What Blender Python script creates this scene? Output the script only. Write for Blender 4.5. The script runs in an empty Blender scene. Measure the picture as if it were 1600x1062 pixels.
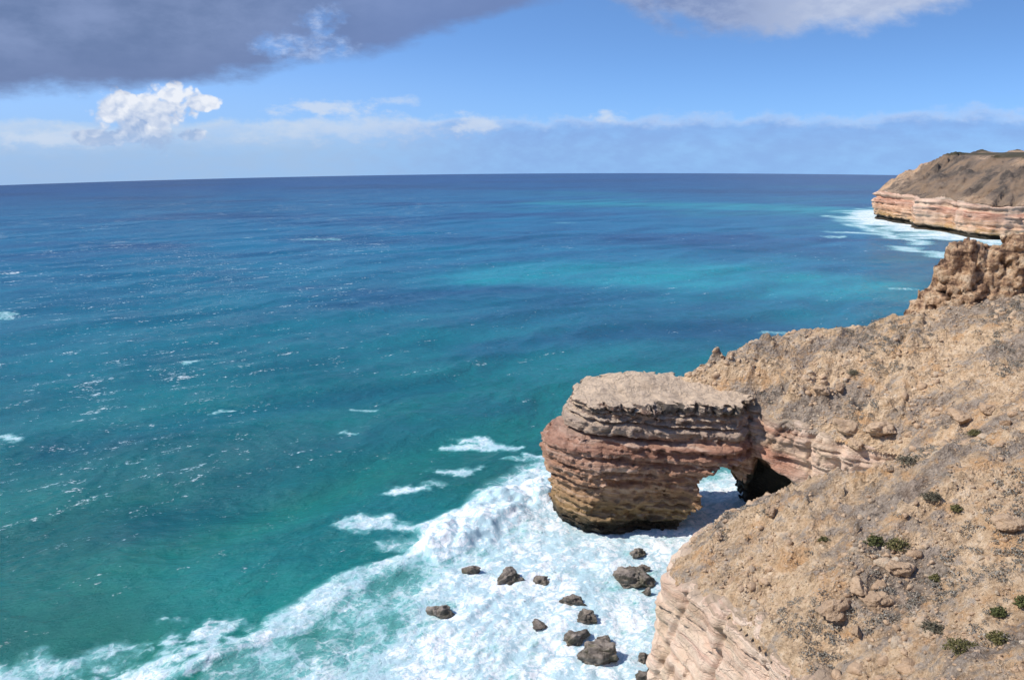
import bpy, math, random
import numpy as np
from mathutils import Vector, Matrix

scene = bpy.context.scene
R = math.radians
# ------------------------------------------------------------------ camera
CAM_H, FPX, PITCH, ROLL = 60.0, 1250.0, R(14.62), R(0.45)
EARTH = 47000.0                      # the sea's radius of curvature: the photo's horizon is visibly bowed
cam_data = bpy.data.cameras.new("camera")
cam = bpy.data.objects.new("camera", cam_data)
scene.collection.objects.link(cam)
cam_data.sensor_width = 36.0
cam_data.lens = 36.0 * FPX / 1600.0
cam_data.clip_start = 0.5
cam_data.clip_end = 20000.0
CAM_ROT = Matrix.Rotation(math.pi / 2 - PITCH, 3, 'X') @ Matrix.Rotation(-ROLL, 3, 'Z')
cam.matrix_world = Matrix.Translation((0, 0, CAM_H)) @ CAM_ROT.to_4x4()
scene.camera = cam

def ray(u, v):
    d = CAM_ROT @ Vector(((u - 800) / FPX, (531 - v) / FPX, -1.0))
    return d
def water(u, v):
    """point of the sea surface seen at photo pixel u, v"""
    d = ray(u, v); t = CAM_H / max(1e-4, -d.z)
    for _ in range(6):
        drop = (t * t * (d.x * d.x + d.y * d.y)) / (2 * EARTH)
        t = (CAM_H + drop) / -d.z
    return (d.x * t, d.y * t)

# ------------------------------------------------------------------ light
SUN_AZ, SUN_EL = R(-94), R(46)       # azimuth clockwise from +Y (the view direction)
EXPOSURE = 0.42
sun_dir = Vector((math.sin(SUN_AZ) * math.cos(SUN_EL), math.cos(SUN_AZ) * math.cos(SUN_EL), math.sin(SUN_EL)))
sl = bpy.data.lights.new("sun", 'SUN')
sl.energy = 4.0; sl.angle = R(0.5); sl.color = (1.0, 0.94, 0.86)
sun = bpy.data.objects.new("sun", sl); scene.collection.objects.link(sun)
sun.rotation_euler = sun_dir.to_track_quat('Z', 'Y').to_euler()
scene.view_settings.view_transform = 'Standard'
scene.view_settings.look = 'None'
scene.view_settings.exposure = EXPOSURE
scene.view_settings.gamma = 1.0

# ------------------------------------------------------------------ node helpers
class S:
    """a socket with arithmetic"""
    def __init__(s, nt, sock): s.nt, s.k = nt, sock
    def _m(s, op, b=None, c=None, clamp=False):
        n = s.nt.nodes.new('ShaderNodeMath'); n.operation = op; n.use_clamp = clamp
        for i, q in enumerate((s, b, c)):
            if q is None: continue
            if isinstance(q, S): s.nt.links.new(q.k, n.inputs[i])
            else: n.inputs[i].default_value = q
        return S(s.nt, n.outputs[0])
    def __add__(s, b): return s._m('ADD', b)
    __radd__ = __add__
    def __mul__(s, b): return s._m('MULTIPLY', b)
    __rmul__ = __mul__
    def __sub__(s, b): return s._m('SUBTRACT', b)
    def __rsub__(s, b): return (s * -1.0) + b
    def __truediv__(s, b): return s._m('DIVIDE', b)
    def pow(s, b): return s._m('POWER', b)
    def max(s, b): return s._m('MAXIMUM', b)
    def min(s, b): return s._m('MINIMUM', b)
    def abs(s): return s._m('ABSOLUTE')
    def sat(s): return s._m('ADD', 0.0, clamp=True)
    def step(s, a, b, lo=0.0, hi=1.0):
        n = s.nt.nodes.new('ShaderNodeMapRange'); n.interpolation_type = 'SMOOTHSTEP'
        s.nt.links.new(s.k, n.inputs[0])
        n.inputs[1].default_value = a; n.inputs[2].default_value = b
        n.inputs[3].default_value = lo; n.inputs[4].default_value = hi
        return S(s.nt, n.outputs[0])
def lin(r, g, b):
    """sRGB 0-255 to linear"""
    f = lambda c: (c / 255 / 12.92) if c / 255 <= 0.04045 else ((c / 255 + 0.055) / 1.055) ** 2.4
    return (f(r), f(g), f(b), 1.0)
def link_in(nt, sock, val):
    if isinstance(val, S): nt.links.new(val.k, sock)
    else: sock.default_value = val
def mix(nt, fac, a, b, mode='MIX'):
    n = nt.nodes.new('ShaderNodeMix'); n.data_type = 'RGBA'; n.blend_type = mode
    link_in(nt, n.inputs[0], fac); link_in(nt, n.inputs[6], a); link_in(nt, n.inputs[7], b)
    return S(nt, n.outputs[2])
def noise(nt, vec, scale, detail=4.0, rough=0.5, dist=0.0, kind='FBM', lac=2.0):
    n = nt.nodes.new('ShaderNodeTexNoise'); n.noise_type = kind; n.normalize = True if kind == 'FBM' else False
    link_in(nt, n.inputs['Vector'], vec); n.inputs['Scale'].default_value = scale
    n.inputs['Detail'].default_value = detail; n.inputs['Roughness'].default_value = rough
    n.inputs['Distortion'].default_value = dist; n.inputs['Lacunarity'].default_value = lac
    return S(nt, n.outputs[0])
def noise_col(nt, vec, scale, detail=3.0, rough=0.5):
    n = nt.nodes.new('ShaderNodeTexNoise')
    link_in(nt, n.inputs['Vector'], vec); n.inputs['Scale'].default_value = scale
    n.inputs['Detail'].default_value = detail; n.inputs['Roughness'].default_value = rough
    return S(nt, n.outputs[1])
def voro(nt, vec, scale, feature='F1', rand=1.0, out=0):
    n = nt.nodes.new('ShaderNodeTexVoronoi'); n.feature = feature
    link_in(nt, n.inputs['Vector'], vec); n.inputs['Scale'].default_value = scale
    n.inputs['Randomness'].default_value = rand
    return S(nt, n.outputs[out])
def vmul(nt, v, xyz, add=(0, 0, 0)):
    n = nt.nodes.new('ShaderNodeVectorMath'); n.operation = 'MULTIPLY_ADD'
    nt.links.new(v.k, n.inputs[0]); n.inputs[1].default_value = xyz; n.inputs[2].default_value = add
    return S(nt, n.outputs[0])
def vadd(nt, a, b):
    n = nt.nodes.new('ShaderNodeVectorMath'); n.operation = 'ADD'
    nt.links.new(a.k, n.inputs[0]); nt.links.new(b.k, n.inputs[1]); return S(nt, n.outputs[0])
def sepxyz(nt, v):
    n = nt.nodes.new('ShaderNodeSeparateXYZ'); nt.links.new(v.k, n.inputs[0]); return [S(nt, o) for o in n.outputs]
def comb(nt, x, y, z):
    n = nt.nodes.new('ShaderNodeCombineXYZ')
    for i, q in enumerate((x, y, z)): link_in(nt, n.inputs[i], q)
    return S(nt, n.outputs[0])
def ramp(nt, fac, stops, interp='LINEAR'):
    n = nt.nodes.new('ShaderNodeValToRGB'); n.color_ramp.interpolation = interp
    e = n.color_ramp.elements
    e[0].position, e[0].color = stops[0]; e[1].position, e[1].color = stops[-1]
    for p, c in stops[1:-1]:
        q = e.new(p); q.color = c
    nt.links.new(fac.k, n.inputs[0]); return S(nt, n.outputs[0])
def new_mat(name):
    m = bpy.data.materials.new(name); m.use_nodes = True; nt = m.node_tree
    b = nt.nodes['Principled BSDF']
    pos = S(nt, nt.nodes.new('ShaderNodeNewGeometry').outputs['Position'])
    return m, nt, b, pos
def bump(nt, b, height, strength, dist):
    n = nt.nodes.new('ShaderNodeBump'); n.inputs['Strength'].default_value = strength
    n.inputs['Distance'].default_value = dist; nt.links.new(height.k, n.inputs['Height'])
    nt.links.new(n.outputs[0], b.inputs['Normal'])

# ------------------------------------------------------------------ sky
world = bpy.data.worlds.new("World"); scene.world = world; world.use_nodes = True
wt = world.node_tree; wt.nodes.clear()
wout = wt.nodes.new('ShaderNodeOutputWorld'); bg = wt.nodes.new('ShaderNodeBackground')
wt.links.new(bg.outputs[0], wout.inputs[0]); bg.inputs[1].default_value = 0.1
tc = wt.nodes.new('ShaderNodeTexCoord'); dirv = S(wt, tc.outputs['Generated'])
dx, dy, dz = sepxyz(wt, dirv)
sky = wt.nodes.new('ShaderNodeTexSky'); sky.sky_type = 'NISHITA'; sky.sun_disc = False
sky.sun_elevation = SUN_EL; sky.sun_rotation = SUN_AZ; sky.altitude = 60
sky.air_density = 1.0; sky.dust_density = 0.35; sky.ozone_density = 2.5
lift = comb(wt, dx, dy, dz.max(-0.02) * 2.4 + 0.16)
nrm = wt.nodes.new('ShaderNodeVectorMath'); nrm.operation = 'NORMALIZE'; wt.links.new(lift.k, nrm.inputs[0])
wt.links.new(nrm.outputs[0], sky.inputs[0])
el = dz._m('ARCSINE') * (180 / math.pi)
az = dx._m('ARCTAN2', dy) * (180 / math.pi)
def azel(u, v):
    d = ray(u, v).normalized()
    return math.degrees(math.atan2(d.x, d.y)), math.degrees(math.asin(d.z))
def cl(r, g, b, k=7.5):             # a displayed colour, undone for the background's 0.1
    c = lin(r, g, b); return (c[0] * k, c[1] * k, c[2] * k, 1)
col = S(wt, sky.outputs[0])
col = mix(wt, 1.0, col, (0.98, 1.27, 1.55, 1), 'MULTIPLY')
# pale left horizon
left = az.step(12, -34) * el.step(7.5, -3.0)
col = mix(wt, left * 0.8, col, cl(176, 204, 236))
rightlow = el.step(4.5, -3.0) * 0.55
col = mix(wt, rightlow, col, cl(128, 168, 222))
p3 = comb(wt, az * 0.1, el * 0.2, 0.0)
n_big = noise(wt, p3, 1.6, 6, 0.6); n_fine = noise(wt, p3, 6.5, 8, 0.62)
# low bank of cloud along the horizon
_, e_top = azel(1200, 176)
bank_n = (noise(wt, comb(wt, az * 0.22, el * 0.35, 3.0), 1.5, 7, 0.62) - 0.5) * 3.4
bk = (el - e_top) * -1.0 + bank_n * 0.7 - az.step(8, -30) * 0.2
bank = bk.step(-0.15, 0.5)
body = mix(wt, bk.step(0.05, 0.9), cl(196, 212, 240), cl(134, 168, 224))
bodyl = mix(wt, bk.step(0.2, 2.4), cl(200, 216, 236), cl(166, 192, 224))
body = mix(wt, az.step(2, -16), body, bodyl)
col = mix(wt, bank * (el.step(-4.0, 1.0, 0.55, 0.8)) * ((n_fine * .5 + n_big * .5).step(0.3, 0.65, 0.45, 1.0)), col, body)
# wisps above the bank
for (u, v, wu, wv, k) in ((510, 168, 95, 14, .8), (620, 158, 50, 9, .5), (745, 195, 45, 22, .7), (950, 182, 30, 12, .8), (90, 215, 90, 16, .7), (560, 200, 190, 26, .4)):
    a0, e0 = azel(u, v); q = ((az - a0) / (wu / 22.)).pow(2) + ((el - e0) / (wv / 22.)).pow(2)
    m = (1.0 - q._m('SQRT') + (n_fine - 0.5) * 2.6).step(0.0, 0.9) * k
    col = mix(wt, m, col, cl(206, 220, 240))
# cumulus
a0, e0 = azel(232, 180)
pc = comb(wt, az * 0.5, el * 0.6, 7.0)
lump = noise(wt, pc, 1.3, 8, 0.58)
cum = 0
for (u, v, wu, wv) in ((215, 185, 66, 46), (255, 160, 58, 28), (185, 175, 36, 30), (310, 162, 34, 13), (150, 215, 34, 13), (220, 212, 80, 16)):
    a1, e1 = azel(u, v); q = 1.0 - (((az - a1) / (wu / 21.5)).pow(2) + ((el - e1) / (wv / 21.5)).pow(2))
    cum = q.max(cum) if not isinstance(cum, int) else q
def puff(off):
    w_ = vadd(wt, vmul(wt, pc, (1, 1, 1), off), vmul(wt, noise_col(wt, pc, 1.6, 4, .6), (.55, .55, 0)))
    return (0.5 - voro(wt, w_, 1.1)) * 1.3 + (0.5 - voro(wt, w_, 2.7)) * .7 + (0.5 - voro(wt, w_, 6.0)) * .35
pf0 = puff((0, 0, 0)); pf1 = puff((0.13, -0.13, 0))
edge = cum * 1.1 + pf0 * 1.0 + (lump - .5) * .8 - .2
m = edge.step(-0.15, 0.35) * (el - e0).step(-2.8, -0.2, 0.35, 0.97)
shade = ((pf0 - pf1) * 0.9 + (el - e0) * 0.30 + 0.55).sat()
col = mix(wt, m, col, mix(wt, shade, cl(158, 182, 220), cl(238, 242, 250)))
# the dark deck, top left
(a1, e1), (a2, e2) = azel(0, 146), azel(800, 14)
sl_ = (e2 - e1) / (a2 - a1)
deck = el - (az - a1) * sl_ - e1 + (noise(wt, comb(wt, az * 0.085, el * 0.2, 1.0), 2.0, 8, 0.6) - 0.5) * 3.0 + (1.0 - ((az - azel(430, 80)[0]) / 13.5).pow(2)).max(-0.5) * 0.9
mdk = deck.step(-0.75, 0.45)
hole = 0
for (u, v, wu, wv, ang) in ((502, 40, 30, 24, 0), (452, 76, 50, 22, 0), (505, 74, 40, 26, 0)):
    a3, e3 = azel(u, v); q = 1.0 - (((az - a3) / (wu / 21.5)).pow(2) + ((el - e3) / (wv / 21.5)).pow(2))
    hole = q if isinstance(hole, int) else hole.max(q)
hm = (hole.max(-3.0) * 0.45 + 0.1 + (noise(wt, comb(wt, az * .3, el * .45, 11.0), 2.2, 8, .6) - 0.5) * 4.0).step(-0.3, 1.3)
dcol = mix(wt, n_big.step(0.3, 0.7), cl(104, 124, 164), cl(132, 150, 190))
dcol = mix(wt, deck.step(3.2, 0.2, 0, 0.75), dcol, cl(108, 126, 168))
dcol = mix(wt, az.step(-22, -4) * 0.5, dcol, cl(116, 142, 196))
top_fade = el.step(20, 34, 1.0, 0.0)
col = mix(wt, mdk * (1.0 - hm * 0.75) * top_fade * 0.95, col, dcol)
col = mix(wt, hm * mdk * n_fine.step(0.42, 0.66) * 0.55, col, cl(205, 216, 240))
# broken cloud, top right
(a1, e1) = azel(1240, 52); a4, _ = azel(965, 20)
rc = (el - e1) * 1.0 + 0.5 - ((az - a1) * 0.135).pow(2) + (noise(wt, comb(wt, az * 0.16 , el * 0.26 + az * 0.05, 5.0), 2.0, 8, 0.6) - 0.5) * 3.4
mr = rc.step(-0.2, 1.3) * top_fade
rcol = mix(wt, az.step(azel(1080, 30)[0], azel(1330, 30)[0]), cl(128, 146, 188), cl(196, 206, 228))
rcol = mix(wt, n_fine.step(0.35, 0.65) * 0.6, rcol, cl(168, 182, 214))
col = mix(wt, mr * 0.88, col, rcol)
wt.links.new(col.k, bg.inputs[0])
world.cycles.sampling_method = 'MANUAL'; world.cycles.sample_map_resolution = 512

# ------------------------------------------------------------------ numpy noise
_rng = np.random.RandomState(7)
_perm = _rng.permutation(512).astype(np.int64)
_perm = np.concatenate([_perm, _perm, _perm])
_g3 = _rng.normal(size=(512, 3)).astype(np.float32); _g3 /= np.linalg.norm(_g3, axis=1)[:, None]
def perlin(x, y, z):
    x, y, z = np.broadcast_arrays(np.asarray(x, np.float32), np.asarray(y, np.float32), np.asarray(z, np.float32))
    xi, yi, zi = np.floor(x), np.floor(y), np.floor(z)
    fx, fy, fz = x - xi, y - yi, z - zi
    xi, yi, zi = xi.astype(np.int64) & 511, yi.astype(np.int64) & 511, zi.astype(np.int64) & 511
    u, v, w = [t * t * t * (t * (t * 6 - 15) + 10) for t in (fx, fy, fz)]
    out = 0
    for i in (0, 1):
        px = _perm[(xi + i) & 511]; wx = u if i else 1 - u
        for j in (0, 1):
            pxy = _perm[(px + yi + j) & 511]; wy = v if j else 1 - v
            for k in (0, 1):
                g = _g3[_perm[(pxy + zi + k) & 511]]
                d = g[..., 0] * (fx - i) + g[..., 1] * (fy - j) + g[..., 2] * (fz - k)
                out = out + d * wx * wy * (w if k else 1 - w)
    return out * 1.5
def fbm(x, y, z, s, oct=4, gain=0.5, ridge=False):
    out = 0; a = 1.0; f = 1.0 / s
    for o in range(oct):
        n = perlin(x * f + 11.3 * o, y * f + 5.1 * o, z * f + 3.7 * o)
        out = out + a * ((0.5 - np.abs(n)) * 2 - 0.6 if ridge else n)
        a *= gain; f *= 2.03
    return out
def sstep(x, a, b):
    t = np.clip((x - a) / (b - a), 0, 1); return t * t * (3 - 2 * t)

# ------------------------------------------------------------------ meshes
def mesh_obj(name, verts, faces, mat, smooth=True, parent=None, attrs=None):
    """faces: an (n,4) or (n,3) integer array"""
    verts = np.asarray(verts, np.float32); faces = np.asarray(faces, np.int32)
    me = bpy.data.meshes.new(name); n = faces.shape[1]
    me.vertices.add(len(verts)); me.vertices.foreach_set('co', verts.ravel())
    me.loops.add(faces.size); me.loops.foreach_set('vertex_index', faces.ravel())
    me.polygons.add(len(faces)); me.polygons.foreach_set('loop_start', np.arange(0, faces.size, n, dtype=np.int32))
    me.polygons.foreach_set('loop_total', np.full(len(faces), n, np.int32))
    me.update(calc_edges=True)
    if smooth: me.polygons.foreach_set('use_smooth', np.ones(len(faces), bool))
    for k, a in (attrs or {}).items():
        at = me.attributes.new(k, 'FLOAT', 'POINT'); at.data.foreach_set('value', np.asarray(a, np.float32))
    me.validate()
    if mat: me.materials.append(mat)
    o = bpy.data.objects.new(name, me); scene.collection.objects.link(o)
    if parent: o.parent = parent
    return o
def tag(o, label=None, cat=None, group=None, kind=None):
    for k, v in (('label', label), ('category', cat), ('group', group), ('kind', kind)):
        if v: o[k] = v
    return o
def surface_nets(F, org, h):
    """F > 0 inside; returns verts, quads"""
    ins = F > 0
    nx, ny, nz = F.shape
    acc = np.zeros((nx - 1, ny - 1, nz - 1, 3), np.float32); cnt = np.zeros((nx - 1, ny - 1, nz - 1), np.float32)
    for ax in range(3):
        sl0 = [slice(None)] * 3; sl1 = [slice(None)] * 3
        sl0[ax] = slice(0, -1); sl1[ax] = slice(1, None)
        a, b = F[tuple(sl0)], F[tuple(sl1)]
        cr = (a > 0) != (b > 0)
        t = np.where(cr, a / np.where(np.abs(a - b) < 1e-9, 1e-9, a - b), 0)
        o1, o2 = [q for q in range(3) if q != ax]
        for i in (0, 1):
            for j in (0, 1):
                s = [slice(None)] * 3
                s[o1] = slice(i, F.shape[o1] - 1 + i); s[o2] = slice(j, F.shape[o2] - 1 + j)
                c = cr[tuple(s)]; tt = t[tuple(s)]
                cnt += c
                acc[..., ax] += np.where(c, tt, 0)
                if i: acc[..., o1] += c
                if j: acc[..., o2] += c
    act = cnt > 0
    idx = np.full(act.shape, -1, np.int64); idx[act] = np.arange(act.sum())
    ijk = np.argwhere(act).astype(np.float32)
    V = (ijk + acc[act] / cnt[act][:, None]) * h + np.asarray(org, np.float32)
    Q = []
    for ax in range(3):
        o1, o2 = [q for q in range(3) if q != ax]
        sl = [slice(1, -1)] * 3; sl[ax] = slice(0, -1); sl = tuple(sl)
        s2 = [slice(1, -1)] * 3; s2[ax] = slice(1, None); s2 = tuple(s2)
        a = ins[sl]; b = ins[s2]
        e = np.argwhere(a != b)
        if not len(e): continue
        sign = a[tuple(e.T)]
        base = e.copy(); base[:, o1] += 1; base[:, o2] += 1
        def at(d1, d2):
            q = base.copy(); q[:, o1] += d1; q[:, o2] += d2
            return idx[tuple(q.T)]
        q = np.stack([at(-1, -1), at(0, -1), at(0, 0), at(-1, 0)], 1)
        flip = sign if ax != 1 else ~sign
        q = np.where(flip[:, None], q, q[:, ::-1])
        Q.append(q)
    Q = np.concatenate(Q); Q = Q[(Q >= 0).all(1)]
    return V, Q
def main_piece(V, Q):
    """keep the largest connected piece"""
    lab = np.arange(len(V)); e = np.concatenate([Q[:, [0, 1]], Q[:, [1, 2]], Q[:, [2, 3]], Q[:, [3, 0]]])
    while True:
        m = np.minimum(lab[e[:, 0]], lab[e[:, 1]]); new = lab.copy()
        np.minimum.at(new, e[:, 0], m); np.minimum.at(new, e[:, 1], m); np.minimum.at(new, lab[e[:, 0]], m); np.minimum.at(new, lab[e[:, 1]], m)
        new = new[new]
        if (new == lab).all(): break
        lab = new
    big = np.bincount(lab).argmax(); q = Q[lab[Q[:, 0]] == big]
    u, inv = np.unique(q, return_inverse=True); return V[u], inv.reshape(q.shape)
def grid_axes(lo, hi, h):
    ax = [np.arange(a, b + h, h, dtype=np.float32) for a, b in zip(lo, hi)]
    return ax
def grid_mesh(xs, ys, Z):
    X, Y = np.meshgrid(xs, ys, indexing='ij')
    V = np.stack([X.ravel(), Y.ravel(), Z.ravel()], 1)
    n, m = len(xs), len(ys)
    i = np.arange(n * m).reshape(n, m)
    Q = np.stack([i[:-1, :-1].ravel(), i[1:, :-1].ravel(), i[1:, 1:].ravel(), i[:-1, 1:].ravel()], 1)
    return V, Q
def compact(V, Q, extra=None):
    u, inv = np.unique(Q, return_inverse=True)
    return V[u], inv.reshape(Q.shape), ([e[u] for e in extra] if extra else None)

# ------------------------------------------------------------------ coast
COAST = [(-90, -90), (-44, -20), (-18, 12), (2, 28), (17, 42), (21.5, 53), (18.6, 63), (14.8, 71.5), (16.5, 76.5), (23, 81.5), (34, 87),
         (43, 90.5), (49.5, 94), (50, 98), (46, 101), (42, 106), (38, 109), (35.2, 113.5), (34.6, 124), (42, 131.5), (55, 137), (70, 143), (92, 156), (125, 180),
         (170, 220), (240, 262), (600, 262), (600, -90)]
HEAD = [(600, 400), (420, 405), (345, 425), (318, 440), (291, 456), (276, 466), (271, 480), (272, 505), (262, 522), (272, 548), (267, 572), (266, 592), (278, 614), (300, 650),
        (360, 700), (450, 760), (800, 800), (800, 400)]
def coast_dist(P, x, y):
    """signed distance to a coastline (positive on land) and position along it"""
    x = np.asarray(x, np.float32); y = np.asarray(y, np.float32)
    best = np.full(x.shape, 1e9, np.float32); sbest = np.zeros_like(best); inside = np.zeros(x.shape, bool)
    s0 = 0.0; n = len(P)
    for i in range(n):
        ax_, ay = P[i]; bx, by = P[(i + 1) % n]
        L = math.hypot(bx - ax_, by - ay)
        t = np.clip(((x - ax_) * (bx - ax_) + (y - ay) * (by - ay)) / (L * L), 0, 1)
        d = np.hypot(x - ax_ - t * (bx - ax_), y - ay - t * (by - ay))
        m = d < best; best = np.where(m, d, best); sbest = np.where(m, s0 + t * L, sbest)
        if ay != by:
            c = ((ay > y) != (by > y)) & (x < (bx - ax_) * (y - ay) / (by - ay) + ax_)
            inside ^= c
        s0 += L
    return np.where(inside, best, -best), sbest
COAST_H = COAST[:17] + [(36.5, 112.5), (31, 115), (26.0, 118), (24.0, 121), (27, 124), (35, 126.5)] + COAST[19:]   # scree also buries the landward end of the arch
HS = 0.5
HX = np.arange(-60, 215, HS, dtype=np.float32); HY = np.arange(-60, 215, HS, dtype=np.float32)
GX, GY = np.meshgrid(HX, HY, indexing='ij')
GD, GS = coast_dist(COAST_H, GX, GY)
def blur(a, r):
    k = np.hanning(2 * r + 3)[1:-1]; k /= k.sum()
    for ax in (0, 1):
        p = np.pad(a, [(r, r) if i == ax else (0, 0) for i in (0, 1)], mode='edge')
        a = sum(k[j] * (p[j:j + a.shape[0], :] if ax == 0 else p[:, j:j + a.shape[1]]) for j in range(2 * r + 1))
    return a
CLIFF_TOP = 19.0
gd = GD + fbm(GX, GY, 0, 16, 3) * np.clip(GD / 12, 0, 1) * 2.0
HB = CLIFF_TOP + 0.62 * gd
HB = HB + 4.3 * np.exp(-((GX - 39) / 11.0) ** 2 - ((GY - 121.5) / 6.5) ** 2) + 2.6 * np.exp(-((GX - 63) / 17.0) ** 2 - ((GY - 122) / 12.0) ** 2)
HB = np.where(HB > 54, 54 + (HB - 54) * 0.15, HB)
HB = np.maximum(HB, 58.3 - 0.92 * np.hypot(GX, GY + 2))
HB = np.where((GX < 6) & (GY < 0), np.maximum(HB, 57.5), HB)
HB = HB - 2.2 * np.exp(-((GX - 17) ** 2 + (GY - 74) ** 2) / 7.0 ** 2)
HB = blur(HB, 4)
def samp(A, x, y):
    fx = np.clip((np.asarray(x) - HX[0]) / HS, 0, len(HX) - 1.001); fy = np.clip((np.asarray(y) - HY[0]) / HS, 0, len(HY) - 1.001)
    i, j = fx.astype(int), fy.astype(int); fx, fy = fx - i, fy - j
    return A[i, j] * (1 - fx) * (1 - fy) + A[i + 1, j] * fx * (1 - fy) + A[i, j + 1] * (1 - fx) * fy + A[i + 1, j + 1] * fx * fy
def hill_detail(x, y, d, s):
    n = fbm(s / 1.0, d * 0.16, 0.0, 5.0, 5, 0.58) * 1.2                      # gullies and ribs that run downslope
    n = n + fbm(x, y, 1.7, 7.0, 3, 0.5) * 0.6
    k = fbm(x, y, 9.0, 5.0, 4, 0.6, True)
    msk = sstep(fbm(x, y, 4.0, 18, 2), -0.2, 0.3)
    n = n + sstep(k, 0.4, 0.62) * 0.7 * msk + sstep(k, 0.8, 0.95) * 0.6 * msk    # outcrops that stand proud
    n = n + fbm(x, y, 2.2, 1.5, 4, 0.62) * 0.30
    bl = fbm(x * .9 + y * .4, y * .9 - x * .4, 40, 3.4, 3, .5); n = n + (np.floor(bl * 5) / 5 * .9) * sstep(fbm(x, y, 44, 15, 2), 0.0, .25)   # stepped broken ledges
    m2 = fbm(x, y, 12.0, 1.9, 3, .6, True); n = n + sstep(m2, .35, .8) * .28 * sstep(fbm(x, y, 8, 6, 2), -.1, .3)
    # line of broken ledges above the cliff at the cove
    led = np.exp(-((d - 4.2 - fbm(x, y, 0, 6, 2) * 1.5) / 1.3) ** 2) * sstep(y, 88, 95) * sstep(x, 66, 56)
    n = n + led * (0.9 + fbm(x, y, 6, 2.2, 3) * 1.4)
    return n
def hill_z(x, y):
    x = np.asarray(x, np.float32); y = np.asarray(y, np.float32)
    d, s = samp(GD, x, y), coast_dist(COAST_H, x, y)[1]
    z = samp(HB, x, y) + hill_detail(x, y, d, s) * sstep(d, 0.0, 3.0)
    return z - 1.1 * sstep(d, 1.6, 0.0), d
# ------------------------------------------------------------------ materials
def rock_colour(nt, pos, pale_fac, zoff=0.0):
    x, y, z = sepxyz(nt, pos)
    warp = noise(nt, vmul(nt, pos, (.12, .12, .12)), 1.0, 3, 0.5) - 0.5
    zb = (z + zoff + warp * 2.2) if zoff else (z + (x - 20.0) * 0.045 + warp * 2.2)
    fine = comb(nt, x * 0.06, y * 0.06, zb * 1.0)
    n1 = noise(nt, fine, 1.7, 6, 0.7); n2 = noise(nt, fine, 0.55, 3, 0.5)
    sc = (zb / 24.0).sat()
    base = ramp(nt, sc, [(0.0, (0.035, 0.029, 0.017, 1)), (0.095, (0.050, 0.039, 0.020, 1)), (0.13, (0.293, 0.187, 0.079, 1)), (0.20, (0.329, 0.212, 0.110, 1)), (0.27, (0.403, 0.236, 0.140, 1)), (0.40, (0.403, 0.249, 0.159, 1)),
                         (0.50, (0.329, 0.187, 0.128, 1)), (0.585, (0.317, 0.174, 0.122, 1)), (0.625, (0.390, 0.212, 0.146, 1)), (0.66, (0.366, 0.274, 0.195, 1)), (0.78, (0.415, 0.286, 0.213, 1)), (0.83, (0.220, 0.187, 0.146, 1)), (0.86, (0.183, 0.156, 0.122, 1)), (0.92, (0.439, 0.336, 0.220, 1)), (1.0, (0.464, 0.348, 0.232, 1))])
    base = mix(nt, 1.0, base, (1.5, 1.46, 1.44, 1), 'MULTIPLY')
    base = mix(nt, n1.step(0.36, 0.52), mix(nt, 0.8, base, (.50, .42, .40, 1), 'MULTIPLY'), base)
    base = mix(nt, n1.step(0.52, 0.62) * 0.75, base, (.72, .52, .40, 1))
    base = mix(nt, n2.step(0.55, 0.7) * 0.5, base, (.36, .15, .09, 1))
    # the pale pink cliff nearest the camera and the wall behind the arch
    pale = ramp(nt, noise(nt, fine, 1.1, 4, 0.6), [(0.3, (.62, .41, .30, 1)), (0.42, (.80, .57, .43, 1)), (0.55, (.85, .67, .52, 1)), (0.68, (.70, .46, .35, 1))])
    pale = mix(nt, noise(nt, pos, .22, 4, 0.5).step(.5, .68) * 0.5, pale, (.60, .46, .30, 1))
    base = mix(nt, pale_fac, base, pale)
    x, y, z = sepxyz(nt, pos)
    cave = x.step(34.6, 36.2) * x.step(45.5, 43.8) * y.step(99, 102) * y.step(125, 122)  # paints the cave's shade: dark wet colour carried higher up its walls
    wet_shade = (zb - cave * 8.0 + (noise(nt, vmul(nt, pos, (.35, .35, .12)), 1.0, 4, 0.55) - 0.5) * 4.5).step(3.4, 1.9)
    base = mix(nt, wet_shade, base, (.028, .023, .014, 1))
    spot = noise(nt, pos, 0.9, 6, 0.65).step(0.56, 0.68) * 0.45 * (1.0 - pale_fac * .75)
    base = mix(nt, spot, base, (.15, .115, .09, 1))
    return base, zb, fine, wet_shade
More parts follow.
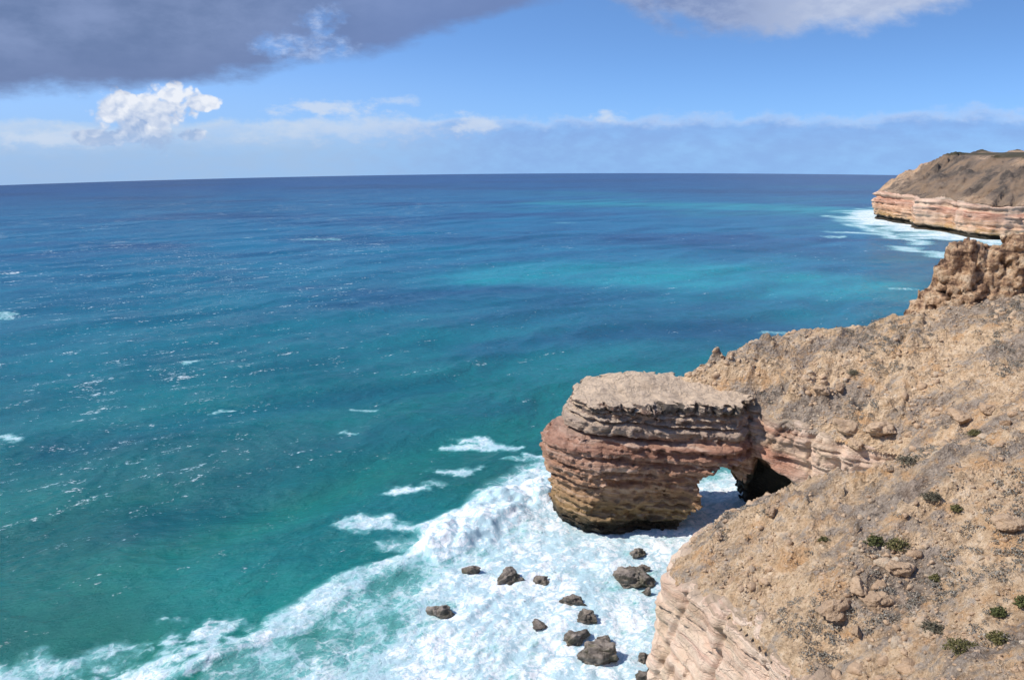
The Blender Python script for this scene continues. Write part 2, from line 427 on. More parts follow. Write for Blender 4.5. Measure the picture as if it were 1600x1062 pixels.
def cliff_material(name, mode):
    m, nt, b, pos = new_mat(name)
    x, y, z = sepxyz(nt, pos); arch = mode == 'arch'
    if mode == 'arch': pf = noise(nt, pos, .15, 2, .5).step(.55, .7) * 0.25
    elif mode == 'cliff':
        pf = (y + (noise(nt, pos, .2, 3, .5) - .5) * 8).step(92, 84).max((x * 0.5 + (110 - y) * 0.5 + (noise(nt, pos, .2, 3, .5) - .5) * 5).step(20.2, 22.5) * 0.8)
    else: pf = noise(nt, vmul(nt, pos, (.05, .05, .03)), 1.0, 3, .5).step(.45, .6) * 0.45
    c, zb, fine, wet_shade = rock_colour(nt, pos, pf, 3.2 if mode == 'far' else 0.0)
    # scree and dust lie on everything that is nearly level
    geo = nt.nodes.new('ShaderNodeNewGeometry'); nz = sepxyz(nt, S(nt, geo.outputs['True Normal']))[2]
    dust = nz.step(0.62, 0.85) * (z.step(16.5, 18.5) * 0.85 + 0.1)
    c = mix(nt, dust, c, mix(nt, noise(nt, pos, 1.3, 6, .65).step(.22, .5), (.40, .31, .23, 1) if arch else (.21, .17, .135, 1), (.74, .57, .41, 1) if arch else (.42, .315, .22, 1)))
    if arch:
        c = mix(nt, z.step(14.9, 15.8) * z.step(19.3, 18.6) * .45, c, (.50, .41, .34, 1))
        c = mix(nt, z.step(1.5, 3.0) * z.step(9.0, 6.0) * .35, c, (.42, .29, .15, 1))
        cap = z.step(18.7, 19.3) * z.step(21.8, 21.0) * nz.step(.75, .45) * noise(nt, pos, .8, 5, .6).step(.36, .5)
        c = mix(nt, cap * .8, c, (.15, .13, .115, 1))
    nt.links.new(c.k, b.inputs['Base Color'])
    link_in(nt, b.inputs['Roughness'], 0.92 - wet_shade * 0.45); b.inputs['Specular IOR Level'].default_value = 0.25
    cracks = voro(nt, vadd(nt, vmul(nt, pos, (.42, .42, .9)), vmul(nt, noise_col(nt, pos, .8, 4, .6), (.9, .9, .9))), 1.0, 'DISTANCE_TO_EDGE').step(0.0, 0.05)
    h = noise(nt, fine, 2.6, 8, 0.75) * 1.1 + noise(nt, pos, 1.6, 9, 0.72) * 1.0 + cracks * 0.25
    bump(nt, b, h, 1.0, 0.7 if arch else 0.42)
    return m
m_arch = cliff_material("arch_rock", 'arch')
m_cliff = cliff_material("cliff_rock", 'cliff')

def hill_colour(nt, pos, big=1.0):
    n1 = noise(nt, vmul(nt, pos, (.06, .16, .1)), 1.0 / big, 6, 0.66); n2 = noise(nt, pos, 1.1 / big, 8, 0.7); n3 = noise(nt, pos, .35 / big, 5, 0.6)
    c = ramp(nt, n2, [(0.30, (.24, .165, .10, 1)), (0.40, (.46, .32, .20, 1)), (0.50, (.66, .475, .30, 1)), (0.60, (.78, .59, .40, 1)), (0.72, (.86, .73, .56, 1))])
    c = mix(nt, n3.step(.50, .66) * 0.75, c, (.60, .35, .17, 1))
    gy = (n1 + (n2 - .5) * .4).step(.475, .57)
    c = mix(nt, gy * 0.82, c, mix(nt, n2.step(.38, .62), (.13, .112, .10, 1), (.34, .29, .25, 1)))
    return c, n2
m_hill, nt, b, pos = new_mat("hill_soil")
c, n2 = hill_colour(nt, pos)
v1 = voro(nt, vadd(nt, pos, vmul(nt, noise_col(nt, pos, 1.5, 3), (.6, .6, .6))), 2.2)
v2 = voro(nt, pos, 5.5)
c = mix(nt, v1.step(.42, .1) * noise(nt, pos, .5, 3).step(.45, .6) * 0.5, c, (.52, .41, .30, 1))
grit = noise(nt, pos, 5.0, 6, .75)
c = mix(nt, grit.step(.47, .34) * .45, c, (.12, .085, .06, 1)); c = mix(nt, grit.step(.54, .66) * .5, c, (.80, .66, .50, 1))
nt.links.new(c.k, b.inputs['Base Color']); b.inputs['Roughness'].default_value = 0.95; b.inputs['Specular IOR Level'].default_value = 0.1
bump(nt, b, n2 * 1.0 + (1.0 - v1) * 0.35 + (1.0 - v2) * 0.12 + noise(nt, pos, 4.0, 6, .7) * .5, 1.0, 0.7)

def stone_material(name, stops, sc=1.2, bd=0.3):
    m, nt, b, pos = new_mat(name)
    oi = nt.nodes.new('ShaderNodeObjectInfo'); rnd = S(nt, oi.outputs['Random'])
    isl = S(nt, nt.nodes.new('ShaderNodeNewGeometry').outputs['Random Per Island'])
    f = (noise(nt, pos, sc, 6, .65) * 0.7 + (rnd * 0.5 + isl * 0.5) * 0.55 - 0.1).sat()
    c = ramp(nt, f, stops)
    nt.links.new(c.k, b.inputs['Base Color']); b.inputs['Roughness'].default_value = 0.9; b.inputs['Specular IOR Level'].default_value = 0.2
    bump(nt, b, noise(nt, pos, sc * 3, 8, .7), 1.0, bd)
    return m
m_stone = stone_material("loose_stone", [(0.22, (.10, .075, .055, 1)), (0.35, (.33, .225, .145, 1)), (0.6, (.58, .41, .27, 1)), (0.75, (.50, .40, .29, 1)), (0.9, (.70, .62, .52, 1))])
m_boulder = stone_material("boulder_stone", [(0.2, (.13, .09, .065, 1)), (0.45, (.36, .245, .16, 1)), (0.8, (.58, .42, .28, 1))], 1.6)
m_crag, nt, b, pos = new_mat("crag_rock")
cx_, cy_, cz_ = sepxyz(nt, pos)
f = noise(nt, pos, .55, 6, .65) + (noise(nt, comb(nt, cx_ * .1, cy_ * .1, cz_ * 1.4), 1.0, 4, .6) - .5) * .5
c = ramp(nt, f, [(.32, (.09, .055, .038, 1)), (.40, (.28, .17, .11, 1)), (.48, (.55, .35, .21, 1)), (.58, (.72, .52, .34, 1)), (.70, (.78, .62, .45, 1))])
c = mix(nt, noise(nt, pos, 3.0, 6, .7).step(.5, .38) * .6, c, (.09, .065, .05, 1))
nt.links.new(c.k, b.inputs['Base Color']); b.inputs['Roughness'].default_value = 0.92; b.inputs['Specular IOR Level'].default_value = .15
bump(nt, b, noise(nt, pos, 1.2, 9, .72), 1.0, 1.0)
m_seastone, nt, b, pos = new_mat("wet_stone")
f = noise(nt, pos, .8, 6, .65)
c = ramp(nt, f, [(.3, (.03, .026, .02, 1)), (.44, (.085, .07, .052, 1)), (.54, (.19, .155, .12, 1)), (.68, (.32, .28, .24, 1))])
tops = sepxyz(nt, S(nt, nt.nodes.new('ShaderNodeNewGeometry').outputs['Normal']))[2].step(.45, .8) * sepxyz(nt, pos)[2].step(.5, 1.1) * noise(nt, pos, 1.3, 5, .65).step(.36, .52)
c = mix(nt, noise(nt, pos, .5, 3).step(.5, .65) * .5, c, (.09, .085, .035, 1))
c = mix(nt, tops * .45, c, (.38, .32, .27, 1))
nt.links.new(c.k, b.inputs['Base Color']); b.inputs['Roughness'].default_value = 0.45
bump(nt, b, noise(nt, pos, 2.2, 8, .7), 0.9, 0.4)
def leaf_material(name, a_, b_):
    m, nt, b, pos = new_mat(name)
    isl = S(nt, nt.nodes.new('ShaderNodeNewGeometry').outputs['Random Per Island'])
    c = mix(nt, isl, a_, b_); nt.links.new(c.k, b.inputs['Base Color']); b.inputs['Roughness'].default_value = 0.8
    return m
m_green = leaf_material("green_leaves", (.035, .05, .012, 1), (.12, .125, .035, 1))
m_grey = leaf_material("grey_twigs", (.11, .10, .08, 1), (.34, .31, .26, 1))
m_twig = leaf_material("twig_bark", (.07, .05, .035, 1), (.12, .09, .06, 1))

# ------------------------------------------------------------------ strata profile shared by arch and cliff
_zt = np.arange(-6, 40, 0.05)
_r = np.random.RandomState(3); _off = np.zeros_like(_zt); zc = -6.0
while zc < 40:
    th = _r.choice([.18, .25, .35, .5, .8, 1.2], p=[.2, .2, .2, .2, .12, .08]); o = _r.uniform(-0.6, 0.4); _off[(_zt >= zc) & (_zt < zc + th)] = o; zc += th
_k = np.ones(2) / 2; _off = np.convolve(_off, _k, 'same')
def strata(zb): return np.interp(zb, _zt, _off).astype(np.float32)
def bedding(X, Y, Z): return Z + (X - 20) * 0.045 + fbm(X, Y, Z * 0.3, 14, 2) * 0.5

# ------------------------------------------------------------------ the sea arch
def build_arch():
    h = 0.2
    xs, ys, zs = grid_axes((1, 105, -2.5), (43, 129, 25.5), h)
    X, Y, Z = np.meshgrid(xs, ys, zs, indexing='ij')
    zb = bedding(X, Y, Z)
    st = strata(zb)
    n = fbm(X, Y, Z * 1.6, 5.0, 3, 0.5) * 0.6 + fbm(X, Y, Z * 1.5, .8, 2, .6) * .2
    block = fbm(X * 1.0, Y * 1.0, np.floor(zb / 0.7) * 3.0, 1.7, 3, .6) * 0.75
    n = n - sstep(fbm(X, Y, zb * .8, 3.0, 3, .55, True), .35, .8) * .55
    edge = st * 1.1 + n + block
    # widths at each height
    xl = np.interp(Z, [-3, 0, 2.5, 5.5, 7.2, 7.8, 9.6, 14, 15.0, 15.6, 18, 19.6, 21, 23], [7.6, 7.4, 6.4, 6.2, 6.4, 5.2, 4.9, 5.0, 5.6, 7.8, 8.2, 9.2, 9.0, 9.6])
    yf = np.interp(Z, [-3, 0, 2.5, 6.5, 8, 14.5, 15.2, 16, 19.2, 19.8, 22, 25], [112.0, 111.6, 110.3, 110.4, 109.8, 109.7, 111.0, 110.5, 110.9, 110.3, 110.8, 114])
    yf = yf + (30 - X) * 0.055 + 0.8 * np.sin(X * .35) * sstep(Z, 14, 8)
    yf = yf + 1.15 * np.clip(X - 33.2, 0, 20)
    yb = np.interp(Z, [-3, 8, 20, 24], [125.5, 125, 124, 121])
    xr = np.interp(Z, [-3, 0, 3, 5.5, 8, 10.0, 11.2, 12.0], [24.9, 25.2, 26.9, 28.6, 28.0, 28.8, 30.4, 32.9])
    xr = np.where(Z > 11.9, 44.0, xr)
    hole_soft = np.where(Z < 13.5, np.maximum(xr, 44 * sstep(Z, 11.5, 13)), 44)
    # rounded plan: elliptical nose at the left end
    nose = np.clip((xl + 6.5 - X) / 6.5, 0, 1.4)
    cy = (yf + yb) / 2; hw = (yb - yf) / 2
    side = hw * np.sqrt(np.clip(1 - nose ** 2.4 * 0.9, 0, 1)) - np.abs(Y - cy)
    F = np.minimum(X - xl, side) + edge
    hole = (hole_soft - X) + edge * 0.6 + (Y - 117) * 0.05
    F = np.minimum(F, np.where(X > 20, hole, 99))
    # crevices
    for zc, dep, th, x0, x1 in ((15.15, 2.2, .28, 0, 27), (7.6, 1.4, .22, 0, 16), (12.3, .7, .14, 10, 36), (17.6, .9, .16, 5, 36), (5.0, .6, .14, 14, 32), (19.3, 1.0, .2, 5, 36)):
        z0 = zc + fbm(X, Y, 0, 7, 2) * 0.35
        F = F - dep * np.exp(-((zb - z0) / th) ** 2) * sstep(X, x1, x1 - 4)
    # blocky dark cap: vertical joints in the top course
    j = np.abs(perlin(X * 0.42 + fbm(X, Y, Z, 3, 2) * .5, Y * .15, 0 * Z + 3.3)); F = F - 1.3 * sstep(j, 0.13, 0.02) * sstep(Z, 19.0, 19.5) + sstep(Z, 19.0, 19.5) * fbm(X, Y * .6, Z * .3 + 9, 2.2, 3, .6) * 0.9
    # vertical fissure
    top = 21.3 + 1.8 * np.exp(-((X - 19) / 6.5) ** 2 - ((Y - 120) / 4.0) ** 2) - 0.6 * sstep(X, 14, 8) + fbm(X, Y, 0, 3.0, 3) * 0.45 + 0.03 * (X - 20) * (X > 20) + 0.09 * (Y - 112) - .6
    F = np.minimum(F, (top - Z) * 0.9)
    F = np.minimum(F, 42.2 - X)
    V, Q = main_piece(*surface_nets(F.astype(np.float32), (xs[0], ys[0], zs[0]), h))
    o = mesh_obj('sea_arch', V, Q, m_arch, smooth=False)
    return tag(o, 'layered red-brown rock stack with flat top, its foot in surf, arching to the slope', 'sea arch')
build_arch()

# ------------------------------------------------------------------ the cliff band
def cliff_field(X, Y, Z, D, S_, top):
    zb = bedding(X, Y, Z)
    n = fbm(X, Y, Z * 0.8, 6.0, 4, 0.5) * 1.1
    fl = np.abs(perlin(S_ / 5.5, Z * 0.05, 0 * Z + 8)); n = n - 0.9 * sstep(fl, 0.12, 0.0)      # vertical clefts
    block = fbm(X, Y, np.floor(zb / 1.1) * 3.0, 2.0, 2) * 0.45
    k = 1.0 - 0.25 * sstep(Y, 90, 84)
    jj = np.abs(perlin(S_ / 3.2 + Z * .12 + np.floor(zb / 2.4) * .37, np.floor(zb / 2.4) * 1.7, 0 * Z + 1.5)); n = n - 0.55 * sstep(jj, 0.05, 0.0)
    lean = np.interp(Z, [-3, 0, 6, 14, 20], [1.8, 1.6, 1.0, 0.3, -0.5]) * sstep(Y, 96, 86)
    F = D + strata(zb + 4.4) * 0.9 * k + n * k + block * k + lean
    return F
def build_cliff():
    h = 0.3
    xs, ys, zs = grid_axes((8, 26, -2), (66, 136, 27), h)
    D2, S2 = coast_dist(COAST, *np.meshgrid(xs, ys, indexing='ij'))
    X, Y, Z = np.meshgrid(xs, ys, zs, indexing='ij')
    D = D2[..., None] + 0 * Z; S_ = S2[..., None] + 0 * Z
    top2 = samp(HB, *np.meshgrid(xs, ys, indexing='ij')) - 0.55 - 1.7 * sstep(D2, 1.5, 4.5) + fbm(X[..., 0], Y[..., 0], 0, 2.5, 3) * 0.5
    F = cliff_field(X, Y, Z, D, S_, None)
    F = np.minimum(F, (np.minimum(top2[..., None], 26.0) - Z) * 0.85)
    # sea cave under the wall to the right of the arch
    rf = np.interp(X, [33, 36, 40, 42.5, 44.5], [13.0, 12.6, 11.2, 8.5, 3]) + fbm(X, Y, 0, 4, 3) * 1.0
    q = np.minimum(np.minimum(5.5 + fbm(X, Y, Z, 4, 2) - ((X - 36) * .765 + (Y - 112.5) * .644), rf - Z), np.minimum(X - 36.0 - .45 * (Y - 112) - fbm(X, Y, Z, 3, 2) * .6, 44.5 - X))
    q = np.minimum(q, Y - 99)
    F = np.minimum(F, -q)
    F = F - 2.8 * sstep(Z, 9, 1) * sstep(Y, 107, 111)
    F = np.minimum(F, 17.0 - D)                                                     # only the outer skin is ever seen
    V, Q = main_piece(*surface_nets(F.astype(np.float32), (xs[0], ys[0], zs[0]), h))
    return tag(mesh_obj('cliff', V, Q, m_cliff, smooth=False), 'pale pink layered sea cliff below the scree slope', 'cliff', kind='structure')
build_cliff()

# ------------------------------------------------------------------ the hillside
FINE = {}
def build_hill():
    xs = np.concatenate([np.arange(-58, 8, 2.0), np.arange(8, 100, 0.26), np.arange(100, 213, 3.0)])
    ys = np.concatenate([np.arange(-58, 24, 2.0), np.arange(24, 146, 0.26), np.arange(146, 213, 3.0)])
    X, Y = np.meshgrid(xs, ys, indexing='ij')
    Z, D = hill_z(X, Y)
    i0, i1 = np.searchsorted(xs, 8), np.searchsorted(xs, 100); j0, j1 = np.searchsorted(ys, 24), np.searchsorted(ys, 146)
    FINE.update(x=xs[i0], y=ys[j0], h=0.26, Z=Z[i0:i1, j0:j1], D=D[i0:i1, j0:j1])
    V, Q = grid_mesh(xs, ys, Z)
    d = D.ravel(); keep = (d[Q] > 0.15).all(1)
    V, Q, _ = compact(V, Q[keep])
    return tag(mesh_obj('hillside', V, Q, m_hill), 'steep stony tan and grey slope above the cliff', 'hillside', kind='structure')
build_hill()
def ground(x, y):
    fx = np.clip((np.asarray(x) - FINE['x']) / FINE['h'], 0, FINE['Z'].shape[0] - 2); fy = np.clip((np.asarray(y) - FINE['y']) / FINE['h'], 0, FINE['Z'].shape[1] - 2)
    i, j = fx.astype(int), fy.astype(int); fx, fy = fx - i, fy - j
    A = FINE['Z']; z = A[i, j] * (1 - fx) * (1 - fy) + A[i + 1, j] * fx * (1 - fy) + A[i, j + 1] * (1 - fx) * fy + A[i + 1, j + 1] * fx * fy
    return z, FINE['D'][i, j]
def on_slope(u, v, tmin=35):
    """first point of the hillside along the photo's line of sight"""
    r = ray(u, v); t = np.arange(tmin, 170, 0.08)
    x, y, z = r.x * t, r.y * t, CAM_H + r.z * t
    h, d = ground(x, y)
    ok = np.nonzero((z < h) & (d > 0.2) & (x > 9))[0]
    if not len(ok): return None
    i = ok[0]; return Vector((float(x[i]), float(y[i]), float(h[i]))), float(t[i])

# ------------------------------------------------------------------ stones
import bmesh
def ico(sub):
    bm = bmesh.new(); bmesh.ops.create_icosphere(bm, subdivisions=sub, radius=1.0); bm.verts.ensure_lookup_table()
    V = np.array([v.co[:] for v in bm.verts], np.float32); Fc = np.array([[v.index for v in f.verts] for f in bm.faces]); bm.free()
    return V, Fc
_ICO = {k: ico(k) for k in (1, 2, 4, 5)}
def rock_shape(seed, sub=2, cuts=9, rough=0.12, stretch=(1, 1, 1)):
    """a convex-ish broken block: a ball cut by planes, then roughened"""
    r = np.random.RandomState(seed); V, Fc = _ICO[sub]; V = V.copy()
    for _ in range(cuts):
        n = r.normal(size=3); n /= np.linalg.norm(n); c = r.uniform(0.5, 0.82)
        d = V @ n; V = np.where((d > c)[:, None], V - n * (d - c)[:, None], V)
    if sub > 2:
        o = r.uniform(0, 50, 3); nn = V / np.linalg.norm(V, axis=1)[:, None]
        V = V + nn * (fbm(V[:, 0] + o[0], V[:, 1] + o[1], V[:, 2] + o[2], 0.7, 5, .55)[:, None] * rough)
    else: V = V + r.normal(size=V.shape) * rough * 0.5
    return (V * np.array(stretch)).astype(np.float32), Fc
def rot_mats(n, r, tilt=0.5):
    a = r.uniform(0, 2 * np.pi, n); ca, sa = np.cos(a), np.sin(a)
    b = r.normal(0, tilt, n); cb, sb = np.cos(b), np.sin(b)
    z = np.zeros(n); o = np.ones(n)
    A = np.stack([ca, -sa, z, sa, ca, z, z, z, o], 1).reshape(n, 3, 3)
    B = np.stack([o, z, z, z, cb, -sb, z, sb, cb], 1).reshape(n, 3, 3)
    return B @ A
def scatter_mesh(shapes, P, size, r, tilt=0.5):
    Vs, Fs, off = [], [], 0
    which = r.randint(0, len(shapes), len(P)); M = rot_mats(len(P), r, tilt)
    for k, (sv, sf) in enumerate(shapes):
        ix = np.nonzero(which == k)[0]
        v = np.einsum('nij,vj->nvi', M[ix], sv) * size[ix][:, None, None] + P[ix][:, None, :]
        f = sf[None] + (np.arange(len(ix)) * len(sv))[:, None, None] + off
        Vs.append(v.reshape(-1, 3)); Fs.append(f.reshape(-1, 3)); off += len(ix) * len(sv)
    return np.concatenate(Vs), np.concatenate(Fs)
def slope_points(n, r):
    x = r.uniform(11, 96, n); y = r.uniform(27, 140, n)
    z, d = ground(x, y); ok = (d > 0.5) & (x / y < 0.74) & (x > 0.2 * y)
    return x[ok], y[ok], z[ok], d[ok]
def build_scree():
    r = np.random.RandomState(11)
    x, y, z, d = slope_points(130000, r)
    dens = sstep(fbm(x, y, 1, 9, 4, .6), -0.35, 0.55) * 0.75 + 0.15
    dens = np.maximum(dens, sstep(d, 2.5, 0.8) * 0.8)
    k = r.uniform(size=len(x)) < dens * 0.62; x, y, z = x[k], y[k], z[k]
    size = 0.07 + 0.10 * r.pareto(2.6, len(x)); size = np.where(size > .48, r.uniform(.1, .4, len(x)), size)
    P = np.stack([x, y, z + size * 0.1], 1)
    sm = size < 0.2
    shapes1 = [rock_shape(i, 1, 3, .25, (1, .8, .65)) for i in range(6)]
    V, F_ = scatter_mesh(shapes1, P[sm], size[sm], r)
    shapes2 = [rock_shape(20 + i, 2, 14, .10, (1, .8, .6)) for i in range(8)]
    xb, yb, zb, db = slope_points(9000, r)
    kb = fbm(xb, yb, 31, 7, 3, .6) > .2; xb, yb, zb = xb[kb], yb[kb], zb[kb]; sb = .22 + .75 * r.uniform(size=len(xb)) ** 2.2
    P = np.concatenate([P, np.stack([xb, yb, zb - sb * .12], 1)]); size = np.concatenate([size, sb]); sm = np.concatenate([sm, np.zeros(len(xb), bool)])
    V2, F2 = scatter_mesh(shapes2, P[~sm], size[~sm], r)
    o = mesh_obj('scree', np.concatenate([V, V2]), np.concatenate([F_, F2 + len(V)]), m_stone, smooth=False)
    tag(o, 'countless loose angular stones lying over the tan slope', 'scree', kind='stuff')
build_scree()
def tuft(seed, n=46, flat=0.55):
    r = np.random.RandomState(seed); V = []; Fc = []
    for i in range(n):
        a = r.uniform(0, 2 * np.pi); rr = math.sqrt(r.uniform(0, 1)); hgt = flat * math.sqrt(max(0, 1 - rr * rr)) * r.uniform(0.5, 1.1)
        c = np.array([rr * math.cos(a), rr * math.sin(a), hgt]); u = r.normal(size=3); u /= np.linalg.norm(u); w = np.cross(u, r.normal(size=3)); w /= np.linalg.norm(w)
        L = r.uniform(.14, .3); wd = r.uniform(.05, .12)
        V += [c - u * L, c + u * L, c + w * wd * 2]; Fc.append([3 * i, 3 * i + 1, 3 * i + 2])
    return np.array(V, np.float32), np.array(Fc)
def build_scrub():
    r = np.random.RandomState(5)
    x, y, z, d = slope_points(60000, r)
    n1 = fbm(x * .8 + y * .3, y * .8 - x * .3, 20, 10, 4, .6)
    k = (r.uniform(size=len(x)) < sstep(n1, 0.12, 0.55) * 0.6 + 0.012) & (d > 1.5); x, y, z = x[k], y[k], z[k]
    size = 0.14 + 0.5 * r.uniform(size=len(x)) ** 2
    V, F_ = scatter_mesh([tuft(i) for i in range(10)], np.stack([x, y, z - size * .05], 1), size, r, 0.25)
    tag(mesh_obj('dry_scrub', V, F_, m_grey, smooth=False), 'low grey dry scrub growing in patches over the slope', 'scrub', kind='stuff')
build_scrub()

# green cushion shrubs that can be told apart
def leafy(seed, n, rx, ry, rz):
    r = np.random.RandomState(seed); V = []; Fc = []
    for i in range(n):
        d = r.normal(size=3); d[2] = abs(d[2]); d /= np.linalg.norm(d)
        q = 0.74 + 0.62 * float(fbm(d[0] * 2 + seed, d[1] * 2, d[2] * 2, .7, 2)) + r.uniform(-.14, .1)
        c = d * np.array([rx, ry, rz]) * q
        u = r.normal(size=3); u /= np.linalg.norm(u); w = np.cross(u, d + r.normal(size=3) * .5); w /= np.linalg.norm(w) + 1e-6
        L, wd = r.uniform(.05, .10), r.uniform(.025, .05)
        V += [c - u * L, c + w * wd, c + u * L, c - w * wd]; Fc.append([4 * i, 4 * i + 1, 4 * i + 2, 4 * i + 3])
    return np.array(V), np.array(Fc)
def stems(seed, n, rx, ry, rz):
    r = np.random.RandomState(seed + 99); V = []; Fc = []
    for i in range(n):
        d = r.normal(size=3); d[2] = abs(d[2]) + .3; d /= np.linalg.norm(d); tip = d * np.array([rx, ry, rz]) * .8; s_ = np.array([-d[1], d[0], 0]) * .025
        b0 = np.array([0, 0, -.15]); k = len(V)
        V += [b0 + s_, b0 - s_, b0 + np.array([0, 0, .04]), tip * 1.0]; Fc += [[k, k + 1, k + 3], [k + 1, k + 2, k + 3], [k + 2, k, k + 3]]
    return np.array(V), np.array(Fc)
SHRUBS = [
    (1366, 846, 22, 1.0, 'round bright green cushion shrub beside a duller one in mid-slope', 0),
    (1401, 853, 30, .8, 'dull olive cushion shrub beside the bright green round one', 1),
    (1500, 1010, 46, .55, 'long low olive-green mat shrub near the bottom edge, largest of the shrubs', 1),
    (1560, 998, 30, .7, 'dark olive shrub just above the pale ledges at lower right', 1),
    (1561, 957, 22, .9, 'small round dark green shrub below the green shrub at the picture edge', 0),
    (1597, 943, 24, .9, 'dark green shrub cut by the right edge of the picture', 0),
    (1457, 979, 32, .5, 'flat grey-green mat shrub left of the small round dark one', 2),
    (1462, 902, 16, .8, 'small olive shrub alone on bare tan scree', 1),
    (1287, 842, 14, .7, 'tiny green tuft left of the bright cushion shrub', 1),
    (1494, 794, 16, .7, 'small yellow-green shrub among grey scrub above the bright cushion shrub', 1),
    (1524, 676, 20, .7, 'yellow-green shrub beside boulders high on the right', 1),
    (1456, 777, 26, .6, 'grey-green shrub in the grey scrub patch on the upper spur', 2),
    (1334, 582, 17, .8, 'dark round shrub alone on the slope above the arch', 2),
    (1418, 718, 30, .6, 'dark grey-green shrub on the crest of the near spur', 2),
]
m_olive = leaf_material("olive_leaves", (.06, .06, .018, 1), (.17, .15, .05, 1))
m_sage = leaf_material("sage_leaves", (.07, .065, .04, 1), (.17, .15, .10, 1))
for i, (u, v, wpx, hr, lab, mi) in enumerate(SHRUBS):
    g = on_slope(u, v + 3)
    if not g: continue
    p, t = g; w = wpx * t / FPX * 0.55 * 1.15
    e = bpy.data.objects.new('cushion_shrub', None); scene.collection.objects.link(e); e.location = p
    tag(e, lab, 'shrub', 'green shrubs on the slope')
    rz = w * hr; ry = w * (0.8 if i != 2 else .6)
    mesh_obj('foliage', *leafy(i, int(650 + 500 * w), w, ry, rz), (m_green, m_olive, m_sage)[mi], smooth=False, parent=e)
    mesh_obj('stem', *stems(i, 14, w, ry, rz), m_twig, smooth=False, parent=e)

# boulders that can be told apart
BOULDERS = [
    (1285, 612, 26, 'dark squat boulder, lower left of two on the slope above the cove wall'),
    (1312, 608, 20, 'tan boulder just right of the dark squat one above the cove wall'),
    (1328, 672, 46, 'long rounded ledge block at the lip above the cove wall'),
    (1375, 676, 40, 'broken brown ledge block right of the long one at the lip'),
    (1500, 655, 34, 'pale grey leaning boulder in the rocky patch high on the right'),
    (1545, 640, 24, 'dark grey boulder right of the pale leaning boulder'),
    (1572, 664, 22, 'orange boulder lowest of the rocky patch on the right'),
    (1578, 822, 48, 'wide rounded orange boulder near the right edge'),
    (1592, 766, 26, 'brown boulder above the wide orange one at the right edge'),
    (1398, 890, 40, 'dark brown boulder below the bright green cushion shrub'),
    (1305, 955, 62, 'large angular outcrop block casting a sharp shadow at mid-slope'),
    (1368, 945, 44, 'upright tan slab with a dark crack beside the large angular block'),
    (1342, 918, 36, 'small orange block above the large angular outcrop'),
    (1338, 990, 26, 'brown boulder with dark hollow below the large angular outcrop'),
    (1330, 730, 30, 'craggy grey boulder on the crest of the near spur'),
    (1205, 800, 22, 'knobbly boulder on the spur edge above the shaded surf'),
    (1122, 838, 18, 'grey boulder among the small stones at the spur tip'),
]
for i, (u, v, wpx, lab) in enumerate(BOULDERS):
    g = on_slope(u, v)
    if not g: continue
    p, t = g; w = wpx * t / FPX * 0.56
    r = np.random.RandomState(200 + i)
    V, F_ = rock_shape(300 + i, 5, 16, .26, (1, r.uniform(.7, 1), r.uniform(.55, .8)))
    o = mesh_obj('boulder', V * w, F_, m_boulder, smooth=False)
    o.location = p + Vector((0, 0, w * 0.15)); o.rotation_euler = (r.uniform(-.3, .3), r.uniform(-.3, .3), r.uniform(0, 6))
    tag(o, lab, 'boulder', 'boulders on the slope')

# ------------------------------------------------------------------ rocks awash in the surf
SEA_ROCKS = [
    (735, 893, 34, .5, 'dark rock lapped by the breaking wave, furthest seaward of the upper row'),
    (797, 906, 46, .5, 'tilted slab rock with pale grey top in the middle of the upper row'),
    (848, 908, 28, .4, 'small low dark rock right of the tilted pale-topped slab'),
    (690, 957, 40, .55, 'lone humped dark rock furthest out in the lacy foam'),
    (995, 867, 28, .6, 'small dark rock in the shadow below the arch stack'),
    (1005, 889, 22, .5, 'small pale grey rock just behind the wide flat brown one'),
    (989, 907, 56, .38, 'wide flat olive-brown rock close to the cliff corner'),
    (893, 940, 42, .42, 'long pointed grey rock leaning out of the foam'),
    (917, 966, 36, .55, 'rough light grey rock below the long pointed one'),
    (842, 975, 30, .25, 'almost drowned flat rock showing as a grey smear'),
    (898, 998, 42, .5, 'jagged dark brown rock left of the small peaked one'),
    (945, 1000, 24, .5, 'small peaked rock just above the biggest olive rock'),
    (943, 1028, 68, .5, 'biggest rock, rounded and olive-brown, near the bottom edge'),
    (1006, 1030, 20, .9, 'dark rock wedged against the foot of the pale cliff'),
    (1012, 924, 16, .6, 'tiny dark rock touching the pale cliff below its corner'),
    (1012, 1062, 34, .5, 'dark rock cut by the bottom edge beside the pale cliff'),
]
for i, (u, v, wpx, hr, lab) in enumerate(SEA_ROCKS):
    x, y = water(u, v + 2); t = math.sqrt(x * x + y * y + 3600); w = wpx * t / FPX * 0.50
    r = np.random.RandomState(50 + i)
    V, F_ = rock_shape(500 + i, 5, 16, .30, (1.08, r.uniform(.6, .85), hr * 1.6))
    o = mesh_obj('surf_rock', V * w, F_, m_seastone, smooth=False)
    o.location = (x, y, 0.15); o.rotation_euler = (r.uniform(-.12, .12), r.uniform(-.15, .15), r.uniform(-.5, .9))
    tag(o, lab, 'rock', 'rocks awash in the surf')

